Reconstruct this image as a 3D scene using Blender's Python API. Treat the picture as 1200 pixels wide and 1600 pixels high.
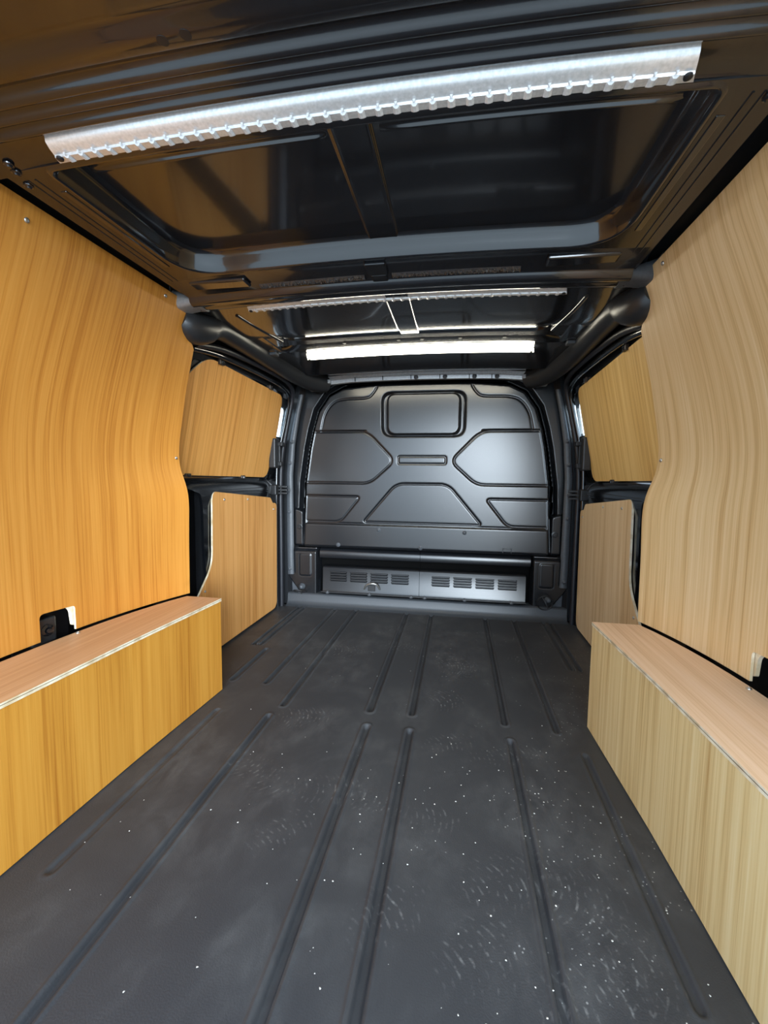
import bpy, math, random
import numpy as np
from mathutils import Vector, Matrix
from mathutils.geometry import delaunay_2d_cdt

for o in list(bpy.data.objects):
    bpy.data.objects.remove(o, do_unlink=True)
SC = bpy.context.scene
COL = SC.collection
random.seed(7)
RNG = np.random.default_rng(7)

# ------------------------------------------------------------------ camera
# x right, y into the van, z up, metres; the load floor is z = 0
YAW, PITCH, ROLL = -0.1693, -0.0829, 0.0115
cam_d = bpy.data.cameras.new('camera')
cam_d.sensor_fit = 'VERTICAL'
cam_d.sensor_height = 32.0
cam_d.lens = 673.8 / 1600 * 32.0
cam_d.clip_start = 0.01
cam = bpy.data.objects.new('camera', cam_d)
COL.objects.link(cam)


def cam_dir(X, U, D):
    cy, sy, cp, sp, cr, sr = math.cos(YAW), math.sin(YAW), math.cos(PITCH), math.sin(PITCH), math.cos(ROLL), math.sin(ROLL)
    x = X * cr - U * sr
    u = X * sr + U * cr
    y = D * cp - u * sp
    z = D * sp + u * cp
    return Vector((x * cy + y * sy, -x * sy + y * cy, z))


_r, _u, _b = cam_dir(1, 0, 0), cam_dir(0, 1, 0), cam_dir(0, 0, -1)
cam.matrix_world = Matrix(((_r.x, _u.x, _b.x, 0.2069), (_r.y, _u.y, _b.y, 0.0), (_r.z, _u.z, _b.z, 0.7958), (0, 0, 0, 1)))
SC.camera = cam

# ------------------------------------------------------------------ light
SC.view_settings.view_transform = 'Standard'
SC.view_settings.look = 'None'
SC.view_settings.gamma = 1.0
SC.view_settings.use_curve_mapping = False
SC.view_settings.exposure = 1.25

world = bpy.data.worlds.new('World')
SC.world = world
world.use_nodes = True
wn = world.node_tree.nodes
wl = world.node_tree.links
wn.clear()
w_out = wn.new('ShaderNodeOutputWorld')
w_bg = wn.new('ShaderNodeBackground')
w_bg.inputs['Color'].default_value = (0.62, 0.80, 1.0, 1)
w_bg.inputs['Strength'].default_value = 1.7
wl.new(w_bg.outputs[0], w_out.inputs[0])

sun_d = bpy.data.lights.new('sun', 'SUN')
sun_d.energy = 3.6
sun_d.angle = math.radians(36)
sun_d.color = (0.80, 0.91, 1.0)
sun = bpy.data.objects.new('sun', sun_d)
COL.objects.link(sun)
sun.rotation_euler = Vector((-0.30, 1.0, -0.12)).to_track_quat('-Z', 'Y').to_euler()


# ------------------------------------------------------------------ materials
def nt(name):
    m = bpy.data.materials.new(name)
    m.use_nodes = True
    t = m.node_tree
    return m, t, t.nodes['Principled BSDF']


def node(t, kind, **kw):
    n = t.nodes.new(kind)
    for k, v in kw.items():
        setattr(n, k, v)
    return n


def lk(t, a, b):
    t.links.new(a, b)


def mth(t, op, a, b=None, c=None, clamp=False):
    n = node(t, 'ShaderNodeMath', operation=op, use_clamp=clamp)
    for i, v in enumerate((a, b, c)):
        if v is None:
            continue
        if isinstance(v, (int, float)):
            n.inputs[i].default_value = v
        else:
            lk(t, v, n.inputs[i])
    return n.outputs[0]


def noise(t, vec, scale, detail=3, rough=0.5, dist=0.0):
    n = node(t, 'ShaderNodeTexNoise')
    n.inputs['Scale'].default_value = scale
    n.inputs['Detail'].default_value = detail
    n.inputs['Roughness'].default_value = rough
    n.inputs['Distortion'].default_value = dist
    lk(t, vec, n.inputs['Vector'])
    return n.outputs['Fac']


def mapping(t, scale, rot=(0, 0, 0), loc=(0, 0, 0), coord='Object'):
    tc = node(t, 'ShaderNodeTexCoord')
    mp = node(t, 'ShaderNodeMapping')
    mp.inputs['Scale'].default_value = scale
    mp.inputs['Rotation'].default_value = rot
    mp.inputs['Location'].default_value = loc
    lk(t, tc.outputs[coord], mp.inputs['Vector'])
    return mp.outputs[0]


def ramp(t, fac, stops):
    n = node(t, 'ShaderNodeValToRGB')
    e = n.color_ramp.elements
    while len(e) < len(stops):
        e.new(0.5)
    for i, (p, c) in enumerate(stops):
        e[i].position = p
        e[i].color = (c[0], c[1], c[2], 1)
    lk(t, fac, n.inputs['Fac'])
    return n.outputs['Color']


def srgb(r, g, b):
    f = lambda v: (v / 255 / 12.92) if v / 255 <= 0.04045 else ((v / 255 + 0.055) / 1.055) ** 2.4
    return (f(r), f(g), f(b))


def scl(c, k):
    return tuple(min(1, v * k) for v in c)


def bump(t, b, height, strength, dist=0.002):
    n = node(t, 'ShaderNodeBump')
    n.inputs['Strength'].default_value = strength
    n.inputs['Distance'].default_value = dist
    lk(t, height, n.inputs['Height'])
    lk(t, n.outputs[0], b.inputs['Normal'])


def ply(name, col, grain='z', tilt=0.0, seed=0.0, rough=0.5, contrast=1.25):
    """veneer whose grain runs along the given axis"""
    m, t, b = nt(name)
    if grain == 'z':
        rot = (tilt, 0, 0)
        s1, s2, s3 = (0, 55, 1.1), (0, 240, 3.0), (0, 7, .6)
    else:
        rot = (0, 0, tilt)
        s1, s2, s3 = (60, 1.1, 0), (260, 3.0, 0), (9, .6, 0)
    loc = (seed, seed * 1.7, seed * .6)
    a = noise(t, mapping(t, s1, rot, loc), 1.0, 4, .55, .06)
    f = noise(t, mapping(t, s2, rot, loc), 1.0, 4, .6, .1)
    l = noise(t, mapping(t, s3, rot, loc), 1.0, 3, .5, .1)
    v = mth(t, 'ADD', mth(t, 'MULTIPLY', a, .45), mth(t, 'ADD', mth(t, 'MULTIPLY', f, .40), mth(t, 'MULTIPLY', l, .28)))
    c = contrast
    dark = (col[0] * (1 - .30 * c), col[1] * (1 - .42 * c), col[2] * (1 - .55 * c))
    lite = (min(1, col[0] * (1 + .14 * c)), min(1, col[1] * (1 + .24 * c)), min(1, col[2] * (1 + .5 * c)))
    cr = ramp(t, v, [(.36, dark), (.56, col), (.76, lite)])
    lk(t, cr, b.inputs['Base Color'])
    b.inputs['Roughness'].default_value = rough
    b.inputs['Specular IOR Level'].default_value = .35
    bump(t, b, f, .12, .001)
    return m


def ply_edge(name):
    m, t, b = nt(name)
    tc = node(t, 'ShaderNodeTexCoord')
    n = noise(t, mapping(t, (30, 30, 30)), 1.0, 3)
    c = ramp(t, n, [(.35, srgb(214, 190, 150)), (.6, srgb(244, 232, 205))])
    lk(t, c, b.inputs['Base Color'])
    b.inputs['Roughness'].default_value = .7
    return m


def paint(name, col, rough, bumpk=0.0, bscale=60, coat=0.0, metal=0.0, spec=.5, peel=None):
    m, t, b = nt(name)
    vec = mapping(t, (1, 1, 1))
    n = noise(t, vec, bscale, 3)
    c = ramp(t, n, [(.3, scl(col, .88)), (.7, scl(col, 1.12))])
    lk(t, c, b.inputs['Base Color'])
    b.inputs['Roughness'].default_value = rough
    b.inputs['Metallic'].default_value = metal
    b.inputs['Specular IOR Level'].default_value = spec
    b.inputs['Coat Weight'].default_value = coat
    b.inputs['Coat Roughness'].default_value = .06
    if bumpk:
        bump(t, b, n, bumpk, .001)
    return m


def emitter(name, col, strength):
    m, t, b = nt(name)
    b.inputs['Base Color'].default_value = (.9, .9, .9, 1)
    b.inputs['Emission Color'].default_value = (*col, 1)
    b.inputs['Emission Strength'].default_value = strength
    return m


def rubber_floor():
    m, t, b = nt('floor_rubber')
    vec = mapping(t, (1, 1, 1))
    big = noise(t, vec, 3.2, 4, .6, .6)
    med = noise(t, mapping(t, (1, .6, 1)), 17, 5, .65, .4)
    fine = noise(t, vec, 330, 2, .5)
    # dusty smears
    dust = mth(t, 'MULTIPLY', mth(t, 'SUBTRACT', big, .42, clamp=True), mth(t, 'SUBTRACT', med, .36, clamp=True))
    dust = mth(t, 'MULTIPLY', dust, 2.6, clamp=True)
    sp = node(t, 'ShaderNodeSeparateXYZ')
    tc = node(t, 'ShaderNodeTexCoord')
    lk(t, tc.outputs['Object'], sp.inputs[0])
    X, Y = sp.outputs[0], sp.outputs[1]
    total = None
    # shoe-sole prints: short parallel bars inside a soft patch
    prints = [(-.10, 1.00, .12, .06, .2), (.02, .98, .10, .05, -.2), (.17, .95, .07, .05, .1), (.33, .83, .13, .07, .5),
              (.46, .80, .09, .09, -.3), (.44, .63, .12, .09, .15), (.27, .68, .10, .07, .6), (.52, .70, .07, .1, .0),
              (.36, 1.22, .14, .05, .3), (.20, 1.25, .10, .05, .4), (-.30, 1.02, .13, .06, -.5), (-.16, .86, .10, .05, .9),
              (-.30, 1.85, .12, .09, .1), (-.05, 1.95, .13, .08, -.4), (.22, 1.80, .10, .16, .3), (.50, 1.90, .09, .08, -.2),
              (.18, 1.50, .08, .09, .5), (-.28, 1.30, .12, .07, .2), (.10, .72, .1, .06, .8)]
    for i, (px, py, rx, ry, a) in enumerate(prints):
        dx = mth(t, 'SUBTRACT', X, px)
        dy = mth(t, 'SUBTRACT', Y, py)
        ca, sa = math.cos(a), math.sin(a)
        u = mth(t, 'ADD', mth(t, 'MULTIPLY', dx, ca), mth(t, 'MULTIPLY', dy, sa))
        v = mth(t, 'SUBTRACT', mth(t, 'MULTIPLY', dy, ca), mth(t, 'MULTIPLY', dx, sa))
        r2 = mth(t, 'ADD', mth(t, 'POWER', mth(t, 'ABSOLUTE', mth(t, 'DIVIDE', u, rx)), 2.0), mth(t, 'POWER', mth(t, 'ABSOLUTE', mth(t, 'DIVIDE', v, ry)), 2.0))
        mask = mth(t, 'SUBTRACT', 1.0, r2, clamp=True)
        wv = mth(t, 'SINE', mth(t, 'MULTIPLY', mth(t, 'ADD', u, mth(t, 'MULTIPLY', mth(t, 'MULTIPLY', v, v), 6.0)), 420.0 + 20 * (i % 3)))
        bars = mth(t, 'SUBTRACT', wv, .25, clamp=True)
        pm = mth(t, 'MULTIPLY', mask, bars)
        total = pm if total is None else mth(t, 'ADD', total, pm)
    brk = mth(t, 'SUBTRACT', noise(t, vec, 55, 3, .6), .50, clamp=True)
    total = mth(t, 'MULTIPLY', mth(t, 'MULTIPLY', total, brk), 3.0, clamp=True)
    # tiny pale specks of grit
    vo = node(t, 'ShaderNodeTexVoronoi', feature='F1')
    vo.inputs['Scale'].default_value = 75
    lk(t, vec, vo.inputs['Vector'])
    spk = mth(t, 'LESS_THAN', vo.outputs['Distance'], .13)
    spk = mth(t, 'MULTIPLY', spk, mth(t, 'GREATER_THAN', mth(t, 'ADD', mth(t, 'MULTIPLY', big, .9), mth(t, 'ADD', mth(t, 'MULTIPLY', X, .16), mth(t, 'MULTIPLY', med, .3))), .72))
    fac = mth(t, 'ADD', mth(t, 'MULTIPLY', dust, .60), mth(t, 'ADD', mth(t, 'MULTIPLY', total, .85), mth(t, 'MULTIPLY', spk, .55)), clamp=True)
    mx = node(t, 'ShaderNodeMixRGB')
    mx.inputs['Color1'].default_value = (.040, .042, .047, 1)
    mx.inputs['Color2'].default_value = (.42, .42, .41, 1)
    lk(t, fac, mx.inputs['Fac'])
    lk(t, mx.outputs[0], b.inputs['Base Color'])
    b.inputs['Roughness'].default_value = .5
    b.inputs['Specular IOR Level'].default_value = .45
    bump(t, b, fine, .35, .0012)
    return m


WOOD_L_WARM_LIT = srgb(199, 133, 54)  # same plywood both sides; warm light on the left put into the colour
WOOD_R_PALE_LIT = srgb(222, 187, 134)  # paler, cooler light of the right side put into the wood colour
M = {
    'ply_l': ply('ply_wall_left', WOOD_L_WARM_LIT, 'z', .06, 1.3),
    'ply_r': ply('ply_wall_right', WOOD_R_PALE_LIT, 'z', -.05, 4.1),
    'ply_win_l': ply('ply_window_left', srgb(238, 172, 92), 'z', -.22, 7.7),  # window and door sheets: colour brightened in place of light reaching them
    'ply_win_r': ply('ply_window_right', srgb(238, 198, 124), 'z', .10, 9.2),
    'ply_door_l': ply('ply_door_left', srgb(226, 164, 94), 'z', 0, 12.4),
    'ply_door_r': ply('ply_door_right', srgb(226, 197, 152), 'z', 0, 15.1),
    'ply_box_l': ply('ply_box_left', srgb(200, 138, 52), 'z', 0, 18.8),  # box faces and tops carry the same left/right light difference in colour
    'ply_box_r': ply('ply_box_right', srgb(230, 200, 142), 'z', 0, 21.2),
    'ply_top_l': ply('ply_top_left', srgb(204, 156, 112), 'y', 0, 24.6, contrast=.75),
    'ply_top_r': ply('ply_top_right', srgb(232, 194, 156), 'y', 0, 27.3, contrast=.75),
    'edge': ply_edge('ply_edge'),
    'roof': paint('gloss_black_paint', (.010, .011, .014), .16, .10, 45, coat=.9),
    'header': paint('satin_black_paint', (.010, .010, .012), .22, .10, 160, coat=.6),
    'body': paint('satin_dark_paint', (.012, .013, .015), .34, .05, 120),
    'bulk': paint('bulkhead_satin_grey', (.008, .009, .011), .26, 0, 260, spec=.62),
    'strip': paint('pillar_satin_grey', (.070, .077, .087), .42, .04, 120, spec=.4),
    'gloss': paint('gloss_black_plastic', (.006, .007, .009), .12, 0, 60, coat=.5),
    'plastic': paint('matt_black_plastic', (.012, .012, .013), .45, .1, 300),
    'trim': paint('soft_black_trim', (.020, .021, .023), .38, .06, 320),
    'seal': paint('rubber_seal', (.016, .017, .022), .42, 0, 100),
    'void': paint('black_cavity', (.003, .003, .003), .9, 0, 60, spec=.05),  # near-black without sheen, so gaps and recesses read as deep shade
    'sill': paint('textured_sill_plastic', (.045, .050, .057), .42, .35, 300),
    'alu': paint('satin_aluminium', (.84, .85, .86), .26, .03, 200, metal=.45),
    'lens': paint('clear_lens_plastic', (.70, .72, .74), .12, .05, 200, spec=.8),
    'steel': paint('zinc_steel', (.55, .55, .53), .32, .05, 200, metal=.9),
    'railmetal': paint('light_primer_metal', (.30, .31, .32), .35, .15, 120, metal=.3),
    'mastic': paint('foil_sealant', (.04, .04, .042), .10, .5, 500, coat=.6),
    'brown': paint('brown_plastic_clip', (.035, .022, .014), .4, 0, 100),
    'grit': paint('pale_grit', (.62, .60, .55), .8, 0, 100),
    'ground': paint('pale_concrete', (.42, .42, .40), .9, .1, 20),
    'floor': rubber_floor(),
    'lit': emitter('lit_lens', (1.0, .93, .74), 9.0),
}
mg, tg, bg_ = nt('window_glass')
bg_.inputs['Base Color'].default_value = (.9, .95, .95, 1)
bg_.inputs['Transmission Weight'].default_value = 1.0
bg_.inputs['Roughness'].default_value = 0.0
bg_.inputs['IOR'].default_value = 1.02
M['glass'] = mg


# ------------------------------------------------------------------ builders
def link(o, parent=None, loc=None):
    COL.objects.link(o)
    if loc is not None:
        o.location = loc
    if parent is not None:
        o.parent = parent
        o.matrix_parent_inverse = Matrix.Translation(-parent.location)   # parts are laid out in van coordinates
    return o


def mk_mesh(name, V, F, mats, mi=None, smooth=False):
    me = bpy.data.meshes.new(name)
    me.from_pydata([tuple(v) for v in V], [], [tuple(f) for f in F])
    for m in (mats if isinstance(mats, (list, tuple)) else [mats]):
        me.materials.append(m)
    if mi is not None:
        me.polygons.foreach_set('material_index', mi)
    if smooth:
        me.polygons.foreach_set('use_smooth', [True] * len(me.polygons))
    me.update()
    return me


def mesh(name, V, F, mats, parent=None, mi=None, smooth=False, bev=0, seg=2, auto=None):
    me = mk_mesh(name, V, F, mats, mi, smooth)
    o = bpy.data.objects.new(name, me)
    link(o, parent)
    if auto is not None:
        me.polygons.foreach_set('use_smooth', [True] * len(me.polygons))
        me.set_sharp_from_angle(angle=math.radians(auto))
    if bev:
        md = o.modifiers.new('bevel', 'BEVEL')
        md.width = bev
        md.segments = seg
        md.limit_method = 'ANGLE'
        md.angle_limit = math.radians(35)
    return o


BOXF = [(0, 1, 3, 2), (4, 6, 7, 5), (0, 4, 5, 1), (2, 3, 7, 6), (0, 2, 6, 4), (1, 5, 7, 3)]


def box_vf(x0, x1, y0, y1, z0, z1):
    return [(x, y, z) for x in (x0, x1) for y in (y0, y1) for z in (z0, z1)], BOXF


def box(name, x0, x1, y0, y1, z0, z1, mat, parent=None, bev=.002):
    V, F = box_vf(min(x0, x1), max(x0, x1), min(y0, y1), max(y0, y1), min(z0, z1), max(z0, z1))
    return mesh(name, V, F, mat, parent, bev=bev)


def merge(parts):
    V, F = [], []
    for v, f in parts:
        k = len(V)
        V += list(v)
        F += [tuple(i + k for i in q) for q in f]
    return V, F


def grid_mesh(name, X, Y, Z, mat, parent=None, smooth=True, flip=False, auto=None):
    n, m = X.shape
    V = np.stack([X.ravel(), Y.ravel(), Z.ravel()], 1)
    idx = np.arange(n * m).reshape(n, m)
    q = np.stack([idx[:-1, :-1].ravel(), idx[1:, :-1].ravel(), idx[1:, 1:].ravel(), idx[:-1, 1:].ravel()], 1)
    if flip:
        q = q[:, ::-1]
    me = bpy.data.meshes.new(name)
    me.vertices.add(len(V))
    me.vertices.foreach_set('co', V.astype(np.float32).ravel())
    me.loops.add(q.size)
    me.loops.foreach_set('vertex_index', q.astype(np.int32).ravel())
    me.polygons.add(len(q))
    me.polygons.foreach_set('loop_start', np.arange(0, q.size, 4, dtype=np.int32))
    me.polygons.foreach_set('loop_total', np.full(len(q), 4, dtype=np.int32))
    me.update(calc_edges=True)
    me.validate()
    me.materials.append(mat)
    me.polygons.foreach_set('use_smooth', [smooth] * len(me.polygons))
    if auto is not None:
        me.set_sharp_from_angle(angle=math.radians(auto))
    o = bpy.data.objects.new(name, me)
    return link(o, parent)


def round_poly(pts, r, n=6):
    out = []
    N = len(pts)
    rr = r if isinstance(r, (list, tuple)) else [r] * N
    for i in range(N):
        p = Vector(pts[i])
        a = Vector(pts[i - 1]) - p
        c = Vector(pts[(i + 1) % N]) - p
        if rr[i] <= 0:
            out.append((p.x, p.y))
            continue
        d = min(rr[i], a.length * .48, c.length * .48)
        A = p + a.normalized() * d
        C = p + c.normalized() * d
        for k in range(n + 1):
            t = k / n
            q = A * (1 - t) ** 2 + p * 2 * t * (1 - t) + C * t * t
            out.append((q.x, q.y))
    return out


def resample(pts, h, closed=True):
    out = []
    N = len(pts)
    for i in range(N if closed else N - 1):
        a = np.array(pts[i])
        b = np.array(pts[(i + 1) % N])
        k = max(1, int(np.ceil(np.linalg.norm(b - a) / h)))
        for j in range(k):
            out.append(tuple(a + (b - a) * j / k))
    if not closed:
        out.append(tuple(pts[-1]))
    return out


def pip(PX, PY, poly):
    inside = np.zeros(PX.shape, bool)
    n = len(poly)
    for i in range(n):
        x0, y0 = poly[i]
        x1, y1 = poly[(i + 1) % n]
        if y0 == y1:
            continue
        c = ((y0 > PY) != (y1 > PY)) & (PX < (x1 - x0) * (PY - y0) / (y1 - y0) + x0)
        inside ^= c
    return inside


def pdist(PX, PY, pts, closed=False):
    d = np.full(PX.shape, 9.0)
    n = len(pts)
    for i in range(n if closed else n - 1):
        ax, ay = pts[i]
        bx, by = pts[(i + 1) % n]
        vx, vy = bx - ax, by - ay
        L = vx * vx + vy * vy + 1e-12
        t = np.clip(((PX - ax) * vx + (PY - ay) * vy) / L, 0, 1)
        d = np.minimum(d, np.hypot(PX - ax - t * vx, PY - ay - t * vy))
    return d


def sdist(PX, PY, poly):
    d = pdist(PX, PY, poly, True)
    return np.where(pip(PX, PY, poly), d, -d)   # positive inside


def ss(a, b, x):
    t = np.clip((x - a) / (b - a), 0, 1)
    return t * t * (3 - 2 * t)


def sheet(name, outline, fn, back, mats, parent=None, holes=(), h=.05, smooth=True):
    """a solid sheet: 2-D outline (with holes) carried onto a surface fn(u, v); back = vector to its rear face"""
    loops = [resample(outline, h)] + [resample(q, h) for q in holes]
    pts, edges = [], []
    for L in loops:
        k = len(pts)
        pts += L
        edges += [(k + i, k + (i + 1) % len(L)) for i in range(len(L))]
    nb = len(pts)
    u = np.array([p[0] for p in pts])
    v = np.array([p[1] for p in pts])
    gu, gv = np.meshgrid(np.arange(u.min() + h, u.max(), h), np.arange(v.min() + h, v.max(), h))
    gu, gv = gu.ravel(), gv.ravel()
    ok = sdist(gu, gv, outline) > .45 * h
    for q in holes:
        ok &= sdist(gu, gv, q) < -.45 * h
    pts2 = [Vector(p) for p in pts] + [Vector((a, b)) for a, b in zip(gu[ok], gv[ok])]
    vs, es, fs, ov, oe, of = delaunay_2d_cdt(pts2, edges, [], 0, 1e-6)
    P = np.array([(p.x, p.y) for p in vs])
    T = np.array([f for f in fs if len(f) == 3])
    c = P[T].mean(1)
    keep = pip(c[:, 0], c[:, 1], outline)
    for q in holes:
        keep &= ~pip(c[:, 0], c[:, 1], q)
    T = T[keep]
    S = [Vector(fn(a, b)) for a, b in P]
    # orient the front face away from the back vector
    bk = Vector(back)
    a, b, c3 = S[T[0][0]], S[T[0][1]], S[T[0][2]]
    F = [tuple(t) for t in T]
    if (b - a).cross(c3 - a).dot(bk) > 0:
        F = [f[::-1] for f in F]
    n = len(S)
    V = [tuple(s) for s in S] + [tuple(s + bk) for s in S]
    cnt = {}
    for f in F:
        for i in range(3):
            e = (f[i], f[(i + 1) % 3])
            cnt[e] = cnt.get(e, 0) + 1
    bnd = [e for e in cnt if (e[1], e[0]) not in cnt]
    FF = list(F) + [tuple(i + n for i in f[::-1]) for f in F] + [(b_, a_, a_ + n, b_ + n) for a_, b_ in bnd]
    mi = [0] * (2 * len(F)) + [1 if isinstance(mats, (list, tuple)) and len(mats) > 1 else 0] * len(bnd)
    me = mk_mesh(name, V, FF, mats, mi)
    if smooth:
        me.polygons.foreach_set('use_smooth', [True] * len(me.polygons))
        me.set_sharp_from_angle(angle=math.radians(40))
    o = bpy.data.objects.new(name, me)
    return link(o, parent)


def catmull(P, k=6):
    P = [np.array(p, float) for p in P]
    out = []
    for i in range(len(P) - 1):
        p0, p1, p2, p3 = P[max(i - 1, 0)], P[i], P[i + 1], P[min(i + 2, len(P) - 1)]
        for j in range(k):
            t = j / k
            out.append(.5 * ((2 * p1) + (p2 - p0) * t + (2 * p0 - 5 * p1 + 4 * p2 - p3) * t * t + (3 * p1 - p0 - 3 * p2 + p3) * t ** 3))
    out.append(P[-1])
    return out


def tube_vf(path, n=12, flat=1.0, k=6, closed=False, raw=False):
    """path: (x, y, z, r) knots -> verts, faces; flat squeezes the second axis"""
    pts = [np.array(p, float) for p in path] if raw else catmull(path, k)
    V, F = [], []
    up = np.array([0, 0, 1.0])
    N = len(pts)
    nrm = None
    for i, p in enumerate(pts):
        a = pts[(i - 1) % N if closed else max(i - 1, 0)][:3]
        b = pts[(i + 1) % N if closed else min(i + 1, N - 1)][:3]
        tg = (b - a) / (np.linalg.norm(b - a) + 1e-9)
        if nrm is None:
            r = up if abs(tg[2]) < .9 else np.array([1.0, 0, 0])
            nrm = np.cross(tg, r)
        nrm = nrm - tg * nrm.dot(tg)
        nrm /= np.linalg.norm(nrm) + 1e-9
        bn = np.cross(tg, nrm)
        for j in range(n):
            t = 2 * math.pi * j / n
            V.append(p[:3] + p[3] * (math.cos(t) * nrm + flat * math.sin(t) * bn))
    for i in range(N if closed else N - 1):
        for j in range(n):
            i2 = (i + 1) % N
            F.append((i * n + j, i * n + (j + 1) % n, i2 * n + (j + 1) % n, i2 * n + j))
    if not closed:
        F.append(tuple(range(n))[::-1])
        F.append(tuple((N - 1) * n + j for j in range(n)))
    return V, F


def tube(name, path, mat, parent=None, **kw):
    V, F = tube_vf(path, **kw)
    return mesh(name, V, F, mat, parent, auto=50)


def lathe_me(name, prof, mat, n=16):
    """prof: (r, h) along local +Z"""
    V, F = [], []
    for r, hh in prof:
        for j in range(n):
            t = 2 * math.pi * j / n
            V.append((r * math.cos(t), r * math.sin(t), hh))
    for i in range(len(prof) - 1):
        for j in range(n):
            F.append((i * n + j, i * n + (j + 1) % n, (i + 1) * n + (j + 1) % n, (i + 1) * n + j))
    F.append(tuple(range(n))[::-1])
    F.append(tuple((len(prof) - 1) * n + j for j in range(n)))
    me = mk_mesh(name, V, F, mat)
    me.polygons.foreach_set('use_smooth', [True] * len(me.polygons))
    me.set_sharp_from_angle(angle=math.radians(45))
    return me


def place(name, me, pos, nrm, parent):
    """put a shared mesh at pos with its +Z along nrm"""
    o = bpy.data.objects.new(name, me)
    link(o, parent)
    o.location = pos
    o.rotation_euler = Vector(nrm).to_track_quat('Z', 'Y').to_euler()
    return o


def empty(name, loc=(0, 0, 0)):
    o = bpy.data.objects.new(name, None)
    o.empty_display_size = .05
    COL.objects.link(o)
    o.location = loc
    return o


def tag(o, label, cat, group=None):
    o['label'] = label
    o['category'] = cat
    if group:
        o['group'] = group
    return o


def structure(o, label=None, cat=None):
    o['kind'] = 'structure'
    if label:
        o['label'] = label
    if cat:
        o['category'] = cat
    return o


SCREW = lathe_me('screw', [(.0058, 0), (.0058, .0012), (.0042, .0028), (.0020, .0030), (.0016, .0016), (.0005, .0016)], M['steel'], 12)
BOLT = lathe_me('bolt', [(.017, 0), (.017, .003), (.0105, .004), (.0105, .012), (.009, .014), (.004, .014), (.003, .010), (.001, .010)], M['body'], 16)
STUD = lathe_me('bolt', [(.013, 0), (.0125, .003), (.008, .005), (.006, .010), (.003, .012), (.001, .0122)], M['strip'], 14)

STUD_DARK = lathe_me('bolt', [(.009, 0), (.0085, .002), (.006, .003), (.004, .006), (.001, .0062)], M['header'], 12)

# ------------------------------------------------------------------ setting: ground and body shell
gr = mesh('ground', [(-14, -22, -.60), (14, -22, -.60), (14, 14, -.60), (-14, 14, -.60)], [(0, 1, 2, 3)], M['ground'])
structure(gr, 'pale concrete ground outside behind the van', 'ground')

# load floor: moulded rubber with pressed channels
CH = [  # x, y0, y1, half width, depth
    (.077, .25, 1.285, 0.0105, .007), (-.060, .25, 1.285, 0.0105, .007), (.382, .25, 1.290, 0.0095, .007), (-.392, .25, 1.285, 0.0095, .006),
    (.586, .66, 1.26, 0.009, .0035), (-.578, .68, 1.285, 0.010, .0025),
    (.073, 1.385, 2.44, 0.0100, .007), (-.069, 1.380, 2.44, 0.0100, .007), (.375, 1.385, 2.44, 0.0095, .007), (-.372, 1.36, 2.44, 0.0095, .006),
    (.532, 1.37, 2.44, 0.009, .006), (-.50, 1.50, 2.44, 0.009, .005), (-.64, 1.50, 1.80, .010, .005),
    (.690, 1.85, 2.44, .008, .006), (.724, 1.84, 2.44, .008, .006), (-.690, 1.85, 2.44, .008, .006), (-.724, 1.84, 2.44, .008, .006)]
xs = set(np.round(np.arange(-.90, .9001, .02), 4))
for c in CH:
    xs |= set(np.round(c[0] + np.linspace(-c[3] * 2.4, c[3] * 2.4, 23), 4))
xs |= set(np.round(np.linspace(.68, .735, 12), 4)) | set(np.round(np.linspace(-.735, -.68, 12), 4))
xs = np.array(sorted(xs))
xs = xs[np.concatenate([[True], np.diff(xs) > .0008])]
ys = set(np.round(np.arange(.18, 2.4701, .02), 4))
for c in CH:
    for e in (c[1], c[2]):
        ys |= set(np.round(e + np.linspace(-.03, .03, 13), 4))
ys = np.array(sorted(y for y in ys if .18 <= y <= 2.47))
GX, GY = np.meshgrid(xs, ys, indexing='ij')
GZ = np.zeros_like(GX)
for (x, y0, y1, w, dp) in CH:
    d = np.hypot(GX - x, np.maximum(0, np.maximum(y0 - GY, GY - y1)))
    GZ -= dp * 1.5 * (1 - ss(w * .50, w * 1.05, d))
    GZ += .003 * (dp / .007) * np.exp(-((d - w * 1.55) / (w * .40)) ** 2)
for s in (1, -1):   # closed end of the long loop by the door step
    d = pdist(GX, GY, [(s * .690, 1.845), (s * .724, 1.845)])
    GZ -= .006 * (1 - ss(.003, .010, d)) * (GZ > -.003)
floor = grid_mesh('floor', GX, GY, GZ, M['floor'], smooth=True)
structure(floor, 'black moulded rubber load floor with pressed channels and dusty shoe marks', 'floor')
slab = box('floor_pan', -.95, .95, .18, 2.62, -.10, -.012, M['void'], floor, 0)

V, F = [], []
N = 260
for i in range(N):
    while True:
        x, y = RNG.uniform(-.60, .62), RNG.uniform(.40, 2.3)
        w = (.25 + .75 * max(0, min(1, (x + .3) / .7))) * (1.0 if y < 1.2 else .35)
        if RNG.random() < w:
            break
    r = RNG.uniform(.0007, .0021) * (1 if y < 1.4 else .9)
    a = RNG.uniform(0, 6.28)
    k = len(V)
    for j in range(5):
        rr = r * RNG.uniform(.6, 1.3)
        V.append((x + rr * math.cos(a + j * 1.257), y + rr * math.sin(a + j * 1.257), .0002))
    V.append((x, y, r * .7))
    F += [(k + j, k + (j + 1) % 5, k + 5) for j in range(5)]
grit = mesh('floor_grit', V, F, M['grit'])
grit['kind'] = 'stuff'
tag(grit, 'pale grit and crumbs scattered over the black rubber floor', 'grit')


def shell_x(z):
    zz = [-.1, .66, .70, 1.25, 1.48]
    xx = [.97, .97, .913, .803, .757]
    return float(np.interp(z, zz, xx))


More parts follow.
